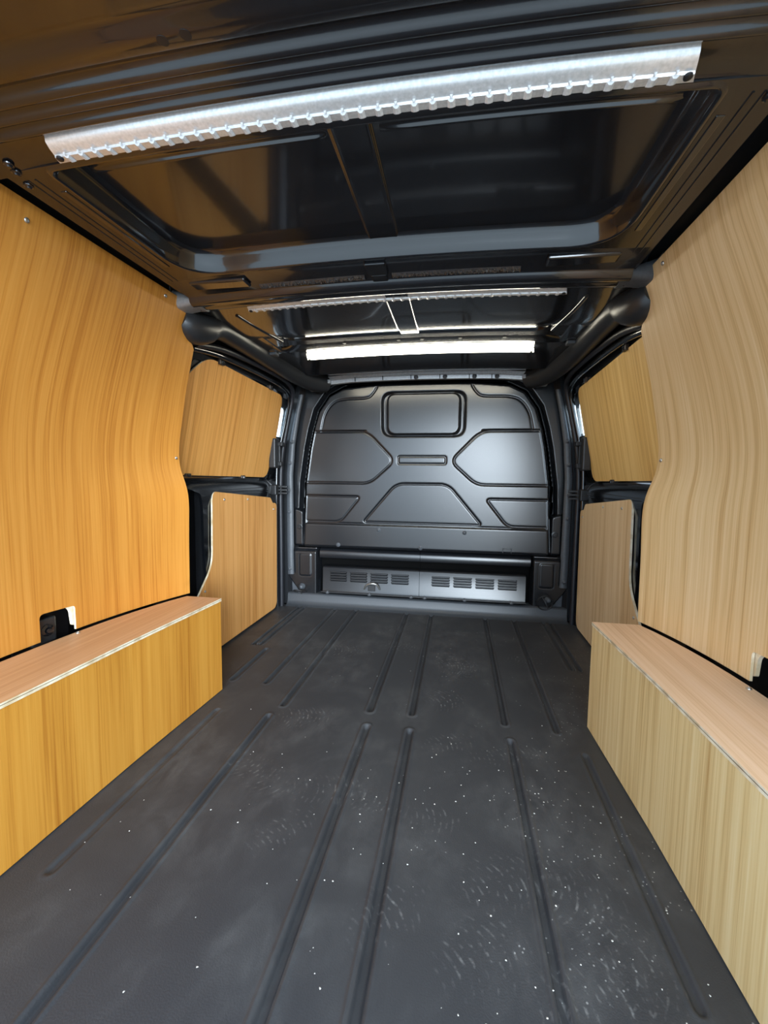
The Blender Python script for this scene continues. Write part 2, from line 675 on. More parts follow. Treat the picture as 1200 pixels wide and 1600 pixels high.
WALL = {}
for s, side in ((-1, 'left'), (1, 'right')):
    hole = round_poly([(2.28, 1.02), (2.480, 1.02), (2.470, 1.185), (2.28, 1.195)], .02)
    o = sheet('wall_' + side, [(.18, -.1), (2.62, -.1), (2.62, 1.48), (.18, 1.48)],
              lambda u, v: (s * shell_x(v), u, v), (s * .012, 0, 0), [M['body']], None, [hole], .12)
    structure(o, 'black metal body side behind the %s plywood linings' % side, 'wall')
    WALL[s] = o
    win = sheet('window_%d' % (1 if s < 0 else 2), round_poly([(1.49, .79), (2.485, .79), (2.485, 1.245), (1.49, 1.245)], .05),
                lambda u, v: (s * (shell_x(v) + .014), u, v), (s * .004, 0, 0), [M['glass']], None, [], .25)
    structure(win, 'side door window glass behind the %s plywood blank' % side, 'window')

# rear door aperture: black posts closing the body sides beside the opening
for s, n in ((-1, 2), (1, 3)):
    Vp = []
    for z in np.linspace(-.1, 1.455, 16):
        xi = np.interp(z, [0, .9, 1.05, 1.2, 1.38], [.872, .872, .832, .778, .712])
        xo = shell_x(z) - .004
        Vp += [(s * xi, .165, z), (s * xi, .20, z), (s * xo, .20, z), (s * xo, .13, z)]
    Fp = [(i * 4 + j, i * 4 + (j + 1) % 4, i * 4 + 4 + (j + 1) % 4, i * 4 + 4 + j) for i in range(15) for j in range(4)]
    Fp += [(0, 1, 2, 3), tuple(60 + j for j in range(4))]
    o = mesh('trim_%d' % n, Vp, Fp, M['body'], auto=30)
    structure(o, 'black metal post at the %s edge of the rear door opening' % ('left' if s < 0 else 'right'), 'post')

# ------------------------------------------------------------------ bulkhead
HB = 1.338
zs = np.arange(.362, HB + .0001, .004)
bx_ = np.arange(-.80, .8001, .004)
BX, BZ = np.meshgrid(bx_, zs, indexing='ij')
AX = np.abs(BX)
half = [(.0, .30), (.715, .30), (.705, .50), (.694, .75), (.665, .95), (.642, 1.06), (.61, 1.17), (.55, 1.255), (.47, 1.295), (.30, 1.312), (0, 1.316)]
main = [(x, z) for x, z in half] + [(-x, z) for x, z in half[::-1][1:-1]]
so = -sdist(BX, BZ, main)
D = .085 * ss(.0, .022, so) - .050 * ss(.042, .056, so)
# raised lower band and edge step
D -= .006 * ss(.509, .500, BZ) * ss(-.01, .01, sdist(BX, BZ, main))
D += .004 * np.exp(-((BZ - .511) / .004) ** 2) * (AX < .70)
# bolt pads on the flange
pad = round_poly([(.718, .30), (.785, .30), (.785, .60), (.718, .585)], .02)
pm_ = ss(0, .010, sdist(AX, BZ, pad))
D = D * (1 - pm_) + .014 * pm_
# pockets
hexp = round_poly([(.80, 1.055), (.325, 1.055), (.160, .885), (.308, .752), (.80, .752)], [0, .06, .05, .05, 0])
hexs = sdist(AX, BZ, hexp)
trap = round_poly([(-.150, .753), (.150, .753), (.345, .522), (-.345, .522)], [.05, .05, .025, .025])
side_p = round_poly([(.80, .673), (.362, .673), (.485, .519), (.80, .519)], [0, .03, .04, 0])
upp = catmull([(.268, 1.310), (.295, 1.268), (.335, 1.246), (.47, 1.240), (.535, 1.215), (.580, 1.15), (.602, 1.06)], 5)
upline = [tuple(p) for p in upp] + [(.60, 1.056), (.335, 1.056)]
inM = ss(-.004, .008, sdist(BX, BZ, main))


def line(d, w=.0045, g=.006):
    return g * np.exp(-(d / w) ** 2)


D += inM * .004 * ss(-.005, .006, hexs)
D += inM * line(np.abs(hexs)) * (AX < .695)
D += inM * line(pdist(AX, BZ, upline))
ts = sdist(BX, BZ, trap)
D += .004 * ss(-.005, .006, ts) + line(np.abs(ts))
sp_ = sdist(AX, BZ, side_p)
D += inM * (.004 * ss(-.005, .006, sp_) + line(np.abs(sp_)) * (AX < .695))
win_o = round_poly([(-.242, 1.278), (.242, 1.278), (.238, 1.022), (-.238, 1.022)], .06)
win_i = round_poly([(-.208, 1.268), (.208, 1.268), (.206, 1.036), (-.206, 1.036)], .05)
D += .028 * ss(-.002, .010, sdist(BX, BZ, win_o)) - .025 * ss(-.006, .006, sdist(BX, BZ, win_i))
slot = round_poly([(-.140, .911), (.134, .911), (.134, .868), (-.140, .868)], .012)
D += line(np.abs(sdist(BX, BZ, slot)), .004, .005)
D += .016 * ss(.376, .362, BZ)
BY = 2.49 + D
bulk = grid_mesh('wall_front', BX, BY, BZ, M['bulk'], smooth=True)
structure(bulk, 'dark satin bulkhead with pressed panels closing off the cab', 'bulkhead')
V, F = merge([box_vf(-.97, .97, 2.575, 2.60, -.05, .98), box_vf(-.80, .80, 2.575, 2.60, .98, 1.46)])
mesh('backing_sheet', V, F, M['void'], bulk)
for s in (-1, 1):
    place('bolt', BOLT, (s * .742, 2.503, .482), (0, -1, 0), bulk)
    place('bolt', STUD, (s * .249, 2.486, .479), (0, -1, 0), bulk)
place('bolt', STUD, (-.495, 2.485, .382), (0, -1, 0), bulk)
place('bolt', STUD, (0, 2.485, .382), (0, -1, 0), bulk)
V, F = merge([box_vf(.462, .466, 2.479, 2.488, .372, .398), box_vf(.508, .512, 2.479, 2.488, .372, .398), box_vf(.462, .512, 2.479, 2.488, .395, .400)])
mesh('clip_notch', V, F, M['body'], bulk, bev=.001)
V, F = merge([box_vf(-.70, .70, 2.515, 2.57, .366, .374)])
mesh('under_return', V, F, M['void'], bulk)

# kick area under the bulkhead
kick = empty('kick_panel', (0, 2.5, .07))
tag(kick, 'black louvred kick panel in two halves below the bulkhead', 'panel')


def extrude_x(name, prof, x0, x1, mat, parent, bow=0.0, nx=2, auto=35, off=None, caps=False):
    """prof: (y, z) polyline carried along x"""
    xs_ = np.linspace(x0, x1, nx)
    P = np.array(prof, float)
    X, I = np.meshgrid(xs_, np.arange(len(P)), indexing='ij')
    Y = P[I, 0]
    Z = P[I, 1] + (0 if off is None else np.vectorize(off)(X))
    return grid_mesh(name, X, Y, Z, mat, parent, smooth=True, auto=auto)


for x0, x1 in ((-.622, -.006), (-.004, .624)):
    extrude_x('ledge', [(2.565, .354), (2.540, .350), (2.528, .342), (2.522, .330), (2.519, .300), (2.523, .292), (2.565, .288)], x0, x1, M['bulk'], kick)
    w = .026
    extrude_x('louvre_board', [(2.565, .246), (2.512, .242), (2.505, .236), (2.500, .10), (2.494, .088), (2.470, .084)], x0 + (w if x0 < -.1 else 0), x1 - (w if x1 > .1 else 0), M['bulk'], kick)
    box('recess_shade', x0, x1, 2.567, 2.572, .07, .35, M['void'], kick, 0)  # black back sheet; shade under the ledge put into its colour
# louvre: a pressed hood with a black slot under it
L = .053
lv = []
lf = []
prof = [(0, .006), (-.004, .004), (-.0055, .0), (-.0050, -.0025)]
for x in (-L, -L + .004, L - .004, L):
    k = .25 if abs(x) == L else 1
    for (yy, zz) in prof:
        lv.append((x, yy * k, zz))
for i in range(3):
    for j in range(3):
        lf.append((i * 4 + j, (i + 1) * 4 + j, (i + 1) * 4 + j + 1, i * 4 + j + 1))
n0 = len(lv)
lv += [(-L + .003, -.0008, -.0025), (L - .003, -.0008, -.0025), (L - .003, -.0008, -.0075), (-L + .003, -.0008, -.0075)]
lf += [(n0, n0 + 1, n0 + 2, n0 + 3)]
LOUVRE = mk_mesh('louvre', lv, lf, [M['bulk'], M['void']], [0] * 9 + [1])
for s in (-1, 1):
    for g in range(4):
        for r in range(4):
            o = bpy.data.objects.new('louvre', LOUVRE)
            link(o, kick)
            z = .2085 - .0157 * r
            o.location = (s * (.120 + .126 * g), 2.5005 + (z - .10) * .0368, z)
for x in (-.56, -.30, -.05, .03, .26, .52):
    place('bolt', STUD, (x, 2.482, .0865), (0, -.3, 1), kick)
tube('edge_rail', [(-.60, 2.478, .090, .004), (.60, 2.478, .090, .004)], M['trim'], kick, n=8)
hk = tube('hook', [(-.335, 2.497, .115, .005), (-.320, 2.480, .142, .0055), (-.285, 2.472, .158, .006), (-.255, 2.478, .150, .0055), (-.240, 2.496, .118, .005)], M['steel'], kick, n=8)
box('hook_plate', -.312, -.268, 2.488, 2.499, .108, .142, M['plastic'], kick, .003)

for s in (-1, 1):   # side posts of the kick area
    px = np.linspace(.625, .83, 52)
    pz = np.linspace(.070, .352, 72)
    PX, PZ = np.meshgrid(px, pz, indexing='ij')
    emb = round_poly([(.668, .318), (.745, .318), (.745, .180), (.668, .180)], .014)
    e = sdist(PX, PZ, emb)
    PY = 2.497 + .045 * ss(.632, .622, PX - .030 * ss(.16, .12, PZ) * -1) - .004 * ss(-.003, .003, e) + .003 * np.exp(-(e / .003) ** 2)
    PY += .045 * ss(.640, .626, PX)
    PY += .03 * ss(0, .012, (PX - .725) * .80 - (PZ - .075) * .60 - .012)
    PY += .02 * ss(.325, .35, PZ)
    po = grid_mesh('kick_post', s * PX, PY, PZ, M['bulk'], bulk, smooth=True, flip=(s < 0))
    V = [(s * .735, 2.515, .070), (s * .835, 2.515, .070), (s * .835, 2.515, .185)]
    mesh('corner_gusset', V + [(a, b + .01, c) for a, b, c in V], [(0, 1, 2), (3, 5, 4), (0, 3, 4, 1), (1, 4, 5, 2), (2, 5, 3, 0)], M['strip'], bulk)

sill = extrude_x('door_sill', [(2.56, .0735), (2.497, .0735), (2.488, .072), (2.482, .064), (2.478, .030), (2.470, .012), (2.452, .004), (2.440, .0015), (2.43, -.004)], -.815, .820, M['sill'], None, auto=60, nx=8)
sill.name = 'trim_1'
structure(sill, 'textured grey sill step along the foot of the bulkhead', 'sill')

# tie-down rings standing on the sill
for s, x, tilt in ((-1, -.735, 1.15), (1, .698, .22)):
    e = empty('tie_down_ring', (x, 2.48, .075))
    tag(e, 'black tie-down ring at the foot of the bulkhead, %s corner' % ('left' if s < 0 else 'right'), 'tie-down ring', 'tie-down rings at the bulkhead foot')
    R = .036 if s < 0 else .042
    pts = []
    cy, cz = (2.462, .104) if s > 0 else (2.466, .088)
    for k in range(28):
        t = 2 * math.pi * k / 28
        u, v = R * math.cos(t), R * math.sin(t)
        pts.append((x + u, cy - v * math.sin(tilt), cz + v * math.cos(tilt), .0034))
    V, F = tube_vf(pts, n=8, closed=True, raw=True)
    mesh('ring', V, F, M['plastic'], e, auto=60)
    st = lathe_me('stud', [(.020, 0), (.020, .004), (.014, .010), (.013, .020), (.008, .026), (.002, .027)], M['strip'], 16)
    place('stud', st, (x + .022 * (1 if s > 0 else .3), 2.498, .112), (0, -1, 0), e)
    tube('strap', [(x - .012, 2.478, .132, .003), (x + .004, 2.463, .105, .0035), (x + .016, 2.462, .074, .003)], M['plastic'], e, n=6)

# ------------------------------------------------------------------ door pillars, seals, cantrail trims
for s, side in ((-1, 'left'), (1, 'right')):
    W = WALL[s]
    pil = [(.812, .070), (.818, .40), (.818, .80), (.800, .98), (.765, 1.15), (.735, 1.27), (.722, 1.32)]
    zz = np.linspace(.19, 1.27, 60)
    xo = np.interp(zz, [p[1] for p in pil], [p[0] for p in pil])
    wdt = np.interp(zz, [.07, .34, .36, .9, 1.27], [.040, .040, .044, .040, .026])
    cols = []
    for t, dy in ((0, .012), (.08, .002), (.5, 0), (.92, .002), (1, .014)):
        cols.append((xo - wdt * (1 - t), 2.472 + dy + 0 * zz, zz))
    X = np.array([c[0] for c in cols])
    Y = np.array([c[1] for c in cols])
    Z = np.array([c[2] for c in cols])
    # pressed rounds in the strip
    ps = grid_mesh('pillar_strip', s * X, Y, Z, M['strip'], W, smooth=True, flip=(s < 0))
    for z, big in ((.994, 0), (.868, 1), (.705, 1), (.575, 0), (.225, 0)):
        xx = np.interp(z, [p[1] for p in pil], [p[0] for p in pil]) - .018
        place('bolt', STUD, (s * xx, 2.471, z), (0, -1, 0), W)
    # pillar body behind
    for (xa, xb) in ((.705, .86),):
        V = []
        for z in np.linspace(.0, 1.40, 24):
            xx = np.interp(z, [p[1] for p in pil], [p[0] for p in pil])
            V += [(s * (xx - .045), 2.555, z), (s * (xx + .005), 2.49, z), (s * (xx + (.15 if z < .98 else .030)), 2.49, z)]
        Fq = []
        for i in range(23):
            for j in range(2):
                q = (i * 3 + j, i * 3 + j + 1, i * 3 + j + 4, i * 3 + j + 3)
                Fq.append(q)
        mesh('pillar_body', V, Fq, M['body'], W, auto=30)
    # door aperture seal: floor -> pillar -> over the door
    tube('door_seal', [(s * .838, 2.440, .0, .013), (s * .838, 2.440, .40, .013), (s * .838, 2.440, .72, .013), (s * .826, 2.440, .92, .013), (s * .785, 2.436, 1.12, .013), (s * .752, 2.415, 1.25, .013), (s * .738, 2.33, 1.300, .013), (s * .742, 2.10, 1.315, .012), (s * .752, 1.70, 1.305, .012), (s * .764, 1.50, 1.275, .012)], M['seal'], W, n=10, k=8)
    tube('door_seal', [(s * .858, 2.425, .0, .012), (s * .858, 2.425, .72, .012), (s * .842, 2.425, .92, .012), (s * .796, 2.425, 1.12, .010), (s * .768, 2.405, 1.238, .012), (s * .762, 2.31, 1.277, .012), (s * .764, 2.10, 1.287, .012), (s * .770, 1.70, 1.282, .012), (s * .780, 1.50, 1.262, .012)], M['gloss'], W, n=10, k=8)
    # soft curved cantrail trim with its bulb at the rear end
    tube('cantrail_trim', [(s * .742, 1.375, 1.322, .034), (s * .735, 1.40, 1.315, .050), (s * .728, 1.435, 1.311, .057), (s * .718, 1.48, 1.325, .056), (s * .712, 1.53, 1.348, .048), (s * .712, 1.62, 1.358, .044), (s * .712, 1.85, 1.358, .044), (s * .70, 2.10, 1.350, .046), (s * .665, 2.30, 1.338, .052), (s * .615, 2.42, 1.330, .055), (s * .57, 2.48, 1.330, .05)], M['trim'], W, n=20, k=8)
    # inner roof side: closes the gap above the wall lining
    V, F = merge([box_vf(*sorted((s * .62, s * .80)), .20, 2.56, 1.425, 1.44)])
    mesh('cantrail', V, F, M['body'], W)
    extr = [(s * .662, 1.366), (s * .664, 1.392), (s * .690, 1.412), (s * .745, 1.405), (s * .765, 1.36)]
    Yc = np.array([.20, 1.36])
    A = np.array(extr)
    X = np.repeat(A[:, 0][None], 2, 0)
    Z = np.repeat(A[:, 1][None], 2, 0)
    Y = np.repeat(Yc[:, None], len(A), 1)
    grid_mesh('cantrail_channel', X, Y, Z, M['body'], W, smooth=True)

# ------------------------------------------------------------------ sliding doors
for s, side, n in ((-1, 'left', 1), (1, 'right', 2)):
    d = sheet('door_%d' % n, round_poly([(1.66, .02), (2.415, .02), (2.415, .76), (1.66, .76)], .02),
              lambda u, v: (s * .862, u, v), (s * .03, 0, 0), [M['body']], None, [], .2)
    structure(d, '%s side door inner skin in black metal' % side, 'door')
    # waist rail: glossy ledge between the plywood blanks, running into the rear door post
    out = [(1.42, .855), (1.47, .800), (1.53, .786), (2.43, .772), (2.43, .640), (2.33, .640), (2.30, .665), (1.73, .715), (1.700, .690), (1.692, .50), (1.705, .38), (1.72, .28), (1.685, .28), (1.668, .38), (1.655, .50), (1.650, .66), (1.62, .715), (1.55, .735), (1.48, .750), (1.42, .77)]

    def wx(u, v):
        base = np.interp(v, [.25, .66, .70, .735, .765, .79, .86], [.850, .846, .838, .836, .850, .876, .880])
        return (s * (base + .03 * ss(2.25, 2.43, u)), u, v)
    sheet('waist_rail', round_poly(out, .012, 3), wx, (s * .012, 0, 0), [M['gloss']], d, [], .02)
    # window reveal, a glossy surround around the opening
    ring = round_poly([(1.46, .772), (2.485, .772), (2.485, 1.262), (1.46, 1.262)], .05)
    hole = round_poly([(1.52, .800), (2.410, .800), (2.405, 1.238), (1.52, 1.238)], .05)

    def fx(u, v):
        return (s * (.793 + (1.25 - v) * .20), u, v)
    # lower, rear and upper sides stay inside the seal; the front side leaves the light gap
    hole2 = round_poly([(1.52, .800), (2.475, .800), (2.475, 1.238), (1.52, 1.238)], .05)
    sheet('window_surround', ring, fx, (s * .006, 0, 0), [M['gloss']], d, [hole2], .04)
    # latch housing at the leading edge of the window
    zc0, zc1 = .835, 1.005
    xa = .808 + (1.25 - .92) * .20
    V, F = merge([box_vf(*sorted((s * (xa - .050), s * (xa - .008))), 2.335, 2.405, zc0, zc1)])
    mesh('latch_housing', V, F, M['trim'], d, bev=.008, seg=3)
    V, F = merge([box_vf(*sorted((s * (xa - .075), s * (xa - .012))), 2.372, 2.410, .962, .985),
                  box_vf(*sorted((s * (xa - .068), s * (xa - .012))), 2.372, 2.410, .848, .872),
                  box_vf(*sorted((s * (xa - .058), s * (xa - .048))), 2.380, 2.405, .870, .964),
                  box_vf(*sorted((s * (xa - .030), s * (xa - .022))), 2.380, 2.405, .870, .964)])
    mesh('latch_loop', V, F, M['plastic'], d, bev=.003)
    # check arm under it
    V, F = merge([box_vf(*sorted((s * .825, s * .865)), 2.34, 2.385, .680, .738)])
    arm = mesh('check_arm', V, F, M['plastic'], d, bev=.005)
    for z in (.690, .709, .728):
        box('arm_rib', s * .775, s * .835, 2.378, 2.392, z - .005, z + .005, M['trim'], arm, .002)
    # dark trim in the slot between door and wall lining
    sheet('slot_trim', round_poly([(1.44, .05), (1.72, .05), (1.72, .76), (1.44, .76)], .02), lambda u, v: (s * .915, u, v), (s * .01, 0, 0), [M['plastic']], d, [], .2)

# ------------------------------------------------------------------ ceiling
def zb(x):
    return 1.358 + .020 * (1 - (x / .70) ** 2)


bay1 = round_poly([(-.575, .745), (.575, .745), (.575, 1.185), (-.575, 1.185)], [.02, .02, .13, .13], 10)
bay2 = round_poly([(-.555, 1.455), (.555, 1.455), (.520, 1.815), (-.520, 1.815)], [.02, .02, .05, .05], 8)
ceil = sheet('ceiling', [(-.664, .735), (.664, .735), (.664, 1.86), (-.664, 1.86)], lambda u, v: (u, v, zb(u)), (0, 0, .006), [M['header']], None, [bay1, bay2], .035)
structure(ceil, 'gloss black roof underside with open bays between cross beams', 'ceiling')
for nm, bay in (('bay_rim', bay1),):
    B = resample(bay, .02)
    n = len(B)
    P = np.array(B)
    tg_ = np.roll(P, -1, 0) - np.roll(P, 1, 0)
    tg_ /= np.linalg.norm(tg_, axis=1)[:, None]
    nr = np.stack([-tg_[:, 1], tg_[:, 0]], 1)
    V, F = [], []
    prof = [(-.008, .0), (-.003, -.003), (.001, -.003), (.004, .001), (.010, .016), (.014, .032), (.018, .042), (.028, .047)]
    for o_, dz in prof:
        for i in range(n):
            x, y = P[i] + nr[i] * o_
            V.append((x, y, zb(x) + dz))
    for k in range(len(prof) - 1):
        for i in range(n):
            F.append((k * n + i, k * n + (i + 1) % n, (k + 1) * n + (i + 1) % n, (k + 1) * n + i))
    mesh(nm, V, F, M['roof'], ceil, smooth=True)
# roof skin with the pressed centre channel
sx = np.array(sorted(set(np.round(np.concatenate([np.linspace(-.70, .70, 41), np.linspace(-.055, -.02, 15), np.linspace(.016, .052, 15)]), 4))))
sy = np.array(sorted(set(np.round(np.concatenate([np.linspace(.70, 1.90, 61), np.linspace(.79, .85, 31)]), 4))))
SX, SY = np.meshgrid(sx, sy, indexing='ij')
ch = ss(-.043, -.035, SX) * (1 - ss(.030, .038, SX))
SZ = zb(SX) + .047 - .006 * ch
SZ -= .0025 * np.exp(-((SX + .039) / .003) ** 2) + .0025 * np.exp(-((SX - .034) / .003) ** 2)
ln = np.exp(-((SY - .822) / .0038) ** 2) * (ss(.06, .075, SX) * (1 - ss(.53, .545, SX)) + ss(-.53, -.52, SX) * (1 - ss(-.06, -.05, SX)))
SZ -= .007 * ln
SZ -= (.047 + .004) * ss(1.30, 1.40, SY)
SZ += np.interp(SY, [1.40, 1.46, 1.60, 1.68, 1.72, 1.76, 1.80, 1.84, 1.90], [0, 0, -.001, -.001, .001, .005, .010, .014, .016]) * (SY > 1.40)
grid_mesh('roof_skin', SX, SY, SZ, M['roof'], ceil, smooth=True)
box('roof_top', -.80, .80, .18, 2.62, 1.452, 1.468, M['void'], ceil, 0)
# rear header with pressed ridges
HP = [(.20, .06), (.24, .02), (.27, .0), (.525, .0), (.532, .0035), (.540, .0045), (.548, .0035), (.555, 0), (.582, -.001), (.588, .004), (.594, .011), (.604, .013), (.610, .006), (.616, .000), (.622, .0005), (.627, .007), (.632, .008), (.637, .002), (.642, -.002), (.647, -.001), (.651, .006), (.656, .007), (.661, .0), (.665, -.004), (.671, -.003), (.675, .004), (.680, .006), (.728, .006), (.735, .004), (.741, .0), (.745, .003)]
Pn = np.array(HP)
hx_ = np.linspace(-.70, .70, 57)
X, I = np.meshgrid(hx_, np.arange(len(Pn)), indexing='ij')
ease = np.where(Pn[I, 0] > .59, 1 - ss(.56, .64, np.abs(X)), 1)
grid_mesh('rear_header', X, Pn[I, 0], zb(X) + Pn[I, 1] * ease, M['header'], ceil, smooth=True)
# access holes and bolts in the header
HOLE = lathe_me('hole_plug', [(.008, 0), (.0078, .0003), (.006, .0004), (.001, .0004)], M['plastic'], 16)
for x, y in ((-.165, .568), (-.20, .570)):
    place('hole_plug', HOLE, (x, y, zb(x) - .0005), (0, 0, -1), ceil)
for s in (-1, 1):
    for x, y in ((.632, .735), (.625, .715), (.645, .77)):
        place('bolt', STUD_DARK, (s * x, y, zb(x) - .001), (0, 0, -1), ceil)
# pressed double groove in the side rails
for s in (-1, 1):
    for x in (.618, .634):
        V, F = tube_vf([(s * x, .76, zb(x) + .001, .0028), (s * (x + .006), 1.22, zb(x) + .001, .0028)], n=8, k=2)
        mesh('rail_bead', V, F, M['header'], ceil, auto=60)
    V, F = merge([box_vf(*sorted((s * .590, s * .604)), .80, 1.12, zb(.6) - .0015, zb(.6) + .004)])
    mesh('rail_flange', V, F, M['roof'], ceil, bev=.0015)

# cross beam with rounded rail and end brackets
BP = [(1.190, .002), (1.20, -.001), (1.262, -.001), (1.266, -.004), (1.296, -.004), (1.300, -.008), (1.304, -.018), (1.314, -.024), (1.326, -.025), (1.336, -.020), (1.342, -.017), (1.352, -.018), (1.362, -.021), (1.374, -.020), (1.384, -.013), (1.390, -.004), (1.394, .0), (1.450, .001)]
Pn = np.array(BP)
X, I = np.meshgrid(np.linspace(-.655, .655, 31), np.arange(len(Pn)), indexing='ij')
cb = grid_mesh('cross_beam', X, Pn[I, 0], zb(X) + Pn[I, 1], M['roof'], ceil, smooth=True)
for s in (-1, 1):
    secs = []
    for x, ya, yb, z0, z1 in ((.635, 1.306, 1.388, -.022, .010), (.665, 1.310, 1.388, -.020, .012), (.695, 1.316, 1.395, -.022, .024), (.728, 1.322, 1.402, -.024, .036), (.734, 1.324, 1.404, -.024, .038)):
        z = zb(.65)
        pr = round_poly([(ya, z + z1), (ya, z + z0), (yb, z + z0), (yb, z + z1)], .018, 4)
        secs.append([(s * x, p[0], p[1]) for p in pr])
    n = len(secs[0])
    V = [v for sct in secs for v in sct]
    F = [(k * n + i, k * n + (i + 1) % n, (k + 1) * n + (i + 1) % n, (k + 1) * n + i) for k in range(len(secs) - 1) for i in range(n)]
    F += [tuple(range(n)), tuple((len(secs) - 1) * n + i for i in range(n))]
    mesh('end_bracket', V, F, M['strip'] if s > 0 else M['railmetal'], cb, auto=50)
    box('end_plate', s * .733, s * .737, 1.318, 1.41, 1.325, 1.405, M['strip'], cb, .001)
    V, F = merge([box_vf(*sorted((s * .42, s * .60)), 1.215, 1.262, zb(.5) - .010, zb(.5) + .002)])
    mesh('beam_gusset', V, F, M['roof'], cb, bev=.006, seg=3)
V, F = merge([box_vf(-.062, -.004, 1.196, 1.262, zb(0) - .012, zb(0) + .003), box_vf(-.055, -.010, 1.262, 1.300, zb(0) - .012, zb(0))])
mesh('centre_clip', V, F, M['gloss'], cb, bev=.003)
for x0, x1 in ((-.40, -.075), (.005, .36)):   # rough foil sealant bead
    X, Y = np.meshgrid(np.linspace(x0, x1, 150), np.linspace(1.266, 1.294, 9), indexing='ij')
    env = np.sin(np.linspace(0, math.pi, 9))[None, :]
    Z = zb(X) - .004 - env * (.004 + .005 * RNG.random(X.shape))
    grid_mesh('sealant_bead', X, Y, Z, M['mastic'], cb, smooth=False)

# front cross beam tapering to its ends
U = np.linspace(-.665, .665, 61)
tp = np.array([(0, .014), (.03, .006), (.10, .003), (.75, .002), (.90, .001), (1.0, .001), (1.01, .004)])
X, I = np.meshgrid(U, np.arange(len(tp)), indexing='ij')
y0 = 1.815 + .085 * ss(.47, .60, np.abs(X))
y1 = 1.955 + .0 * X
Y = y0 + (y1 - y0) * tp[I, 0]
Z = zb(X) + tp[I, 1] - .004 * ss(.45, .6, np.abs(X))
cb2 = grid_mesh('cross_beam', X, Y, Z, M['roof'], ceil, smooth=True)
X, Y = np.meshgrid(np.linspace(-.46, .46, 160), np.linspace(1.818, 1.842, 7), indexing='ij')
Z = zb(X) + .005 - np.sin(np.linspace(0, math.pi, 7))[None, :] * (.002 + .003 * RNG.random(X.shape))
grid_mesh('sealant_bead', X, Y, Z, M['mastic'], cb2, smooth=False)
for x in (-.30, -.06, .04, .20, .38):
    place('bolt', HOLE, (x, 1.885, zb(x) - .001), (0, 0, -1), cb2)
for s in (-1, 1):
    box('beam_foot', s * .635, s * .685, 1.925, 1.962, zb(.66) - .012, zb(.66) + .006, M['strip'], cb2, .003)
# the roof curving down to the front header
FP = [(1.955, .0), (2.07, .002), (2.13, -.002), (2.20, -.010), (2.255, -.020), (2.275, -.028), (2.290, -.030), (2.305, -.024), (2.33, -.010), (2.42, -.004)]
Pn = np.array(FP)
X, I = np.meshgrid(np.linspace(-.70, .70, 41), np.arange(len(Pn)), indexing='ij')
grid_mesh('front_roof', X, Pn[I, 0], zb(X) + Pn[I, 1], M['roof'], ceil, smooth=True)
for s in (-1, 1):   # side closers beside the second bay
    V, F = merge([box_vf(*sorted((s * .60, s * .69)), 1.46, 1.95, zb(.62) - .002, zb(.62) + .02)])
    mesh('side_rail', V, F, M['roof'], ceil, bev=.006, seg=3)
    tube('side_bead', [(s * .585, 1.475, zb(.585) - .003, .007), (s * .575, 1.60, zb(.57) - .003, .007), (s * .548, 1.79, zb(.55) - .003, .007)], M['roof'], ceil, n=10)
# header rail above the bulkhead
hr = grid_mesh('header_rail', *[np.array(a) for a in (lambda Xs, pr: (np.repeat(Xs[:, None], len(pr), 1), np.repeat(np.array([p[0] for p in pr])[None], len(Xs), 0), zb(Xs)[:, None] + np.array([p[1] for p in pr])[None] - .006 * ss(.40, .56, np.abs(Xs))[:, None]))(np.linspace(-.56, .56, 33), [(2.47, .008), (2.452, .006), (2.446, .002), (2.448, -.018), (2.453, -.020), (2.456, -.040), (2.475, -.042)])], M['railmetal'], ceil, smooth=True, auto=40)
for x in (-.36, -.20, -.04, .12, .28, .40):
    box('rail_tab', x - .030, x - .026, 2.444, 2.456, zb(x) - .040, zb(x) - .018, M['plastic'], hr, .001)
    if x > -.1:
        place('bolt', STUD, (x, 2.454, zb(x) - .030), (0, -1, 0), hr)
for s in (-1, 1):
    V, F = merge([box_vf(*sorted((s * .53, s * .60)), 2.43, 2.47, 1.322, 1.345), box_vf(*sorted((s * .60, s * .66)), 2.44, 2.48, 1.285, 1.32)])
    mesh('rail_end', V, F, M['railmetal'], hr, bev=.005)

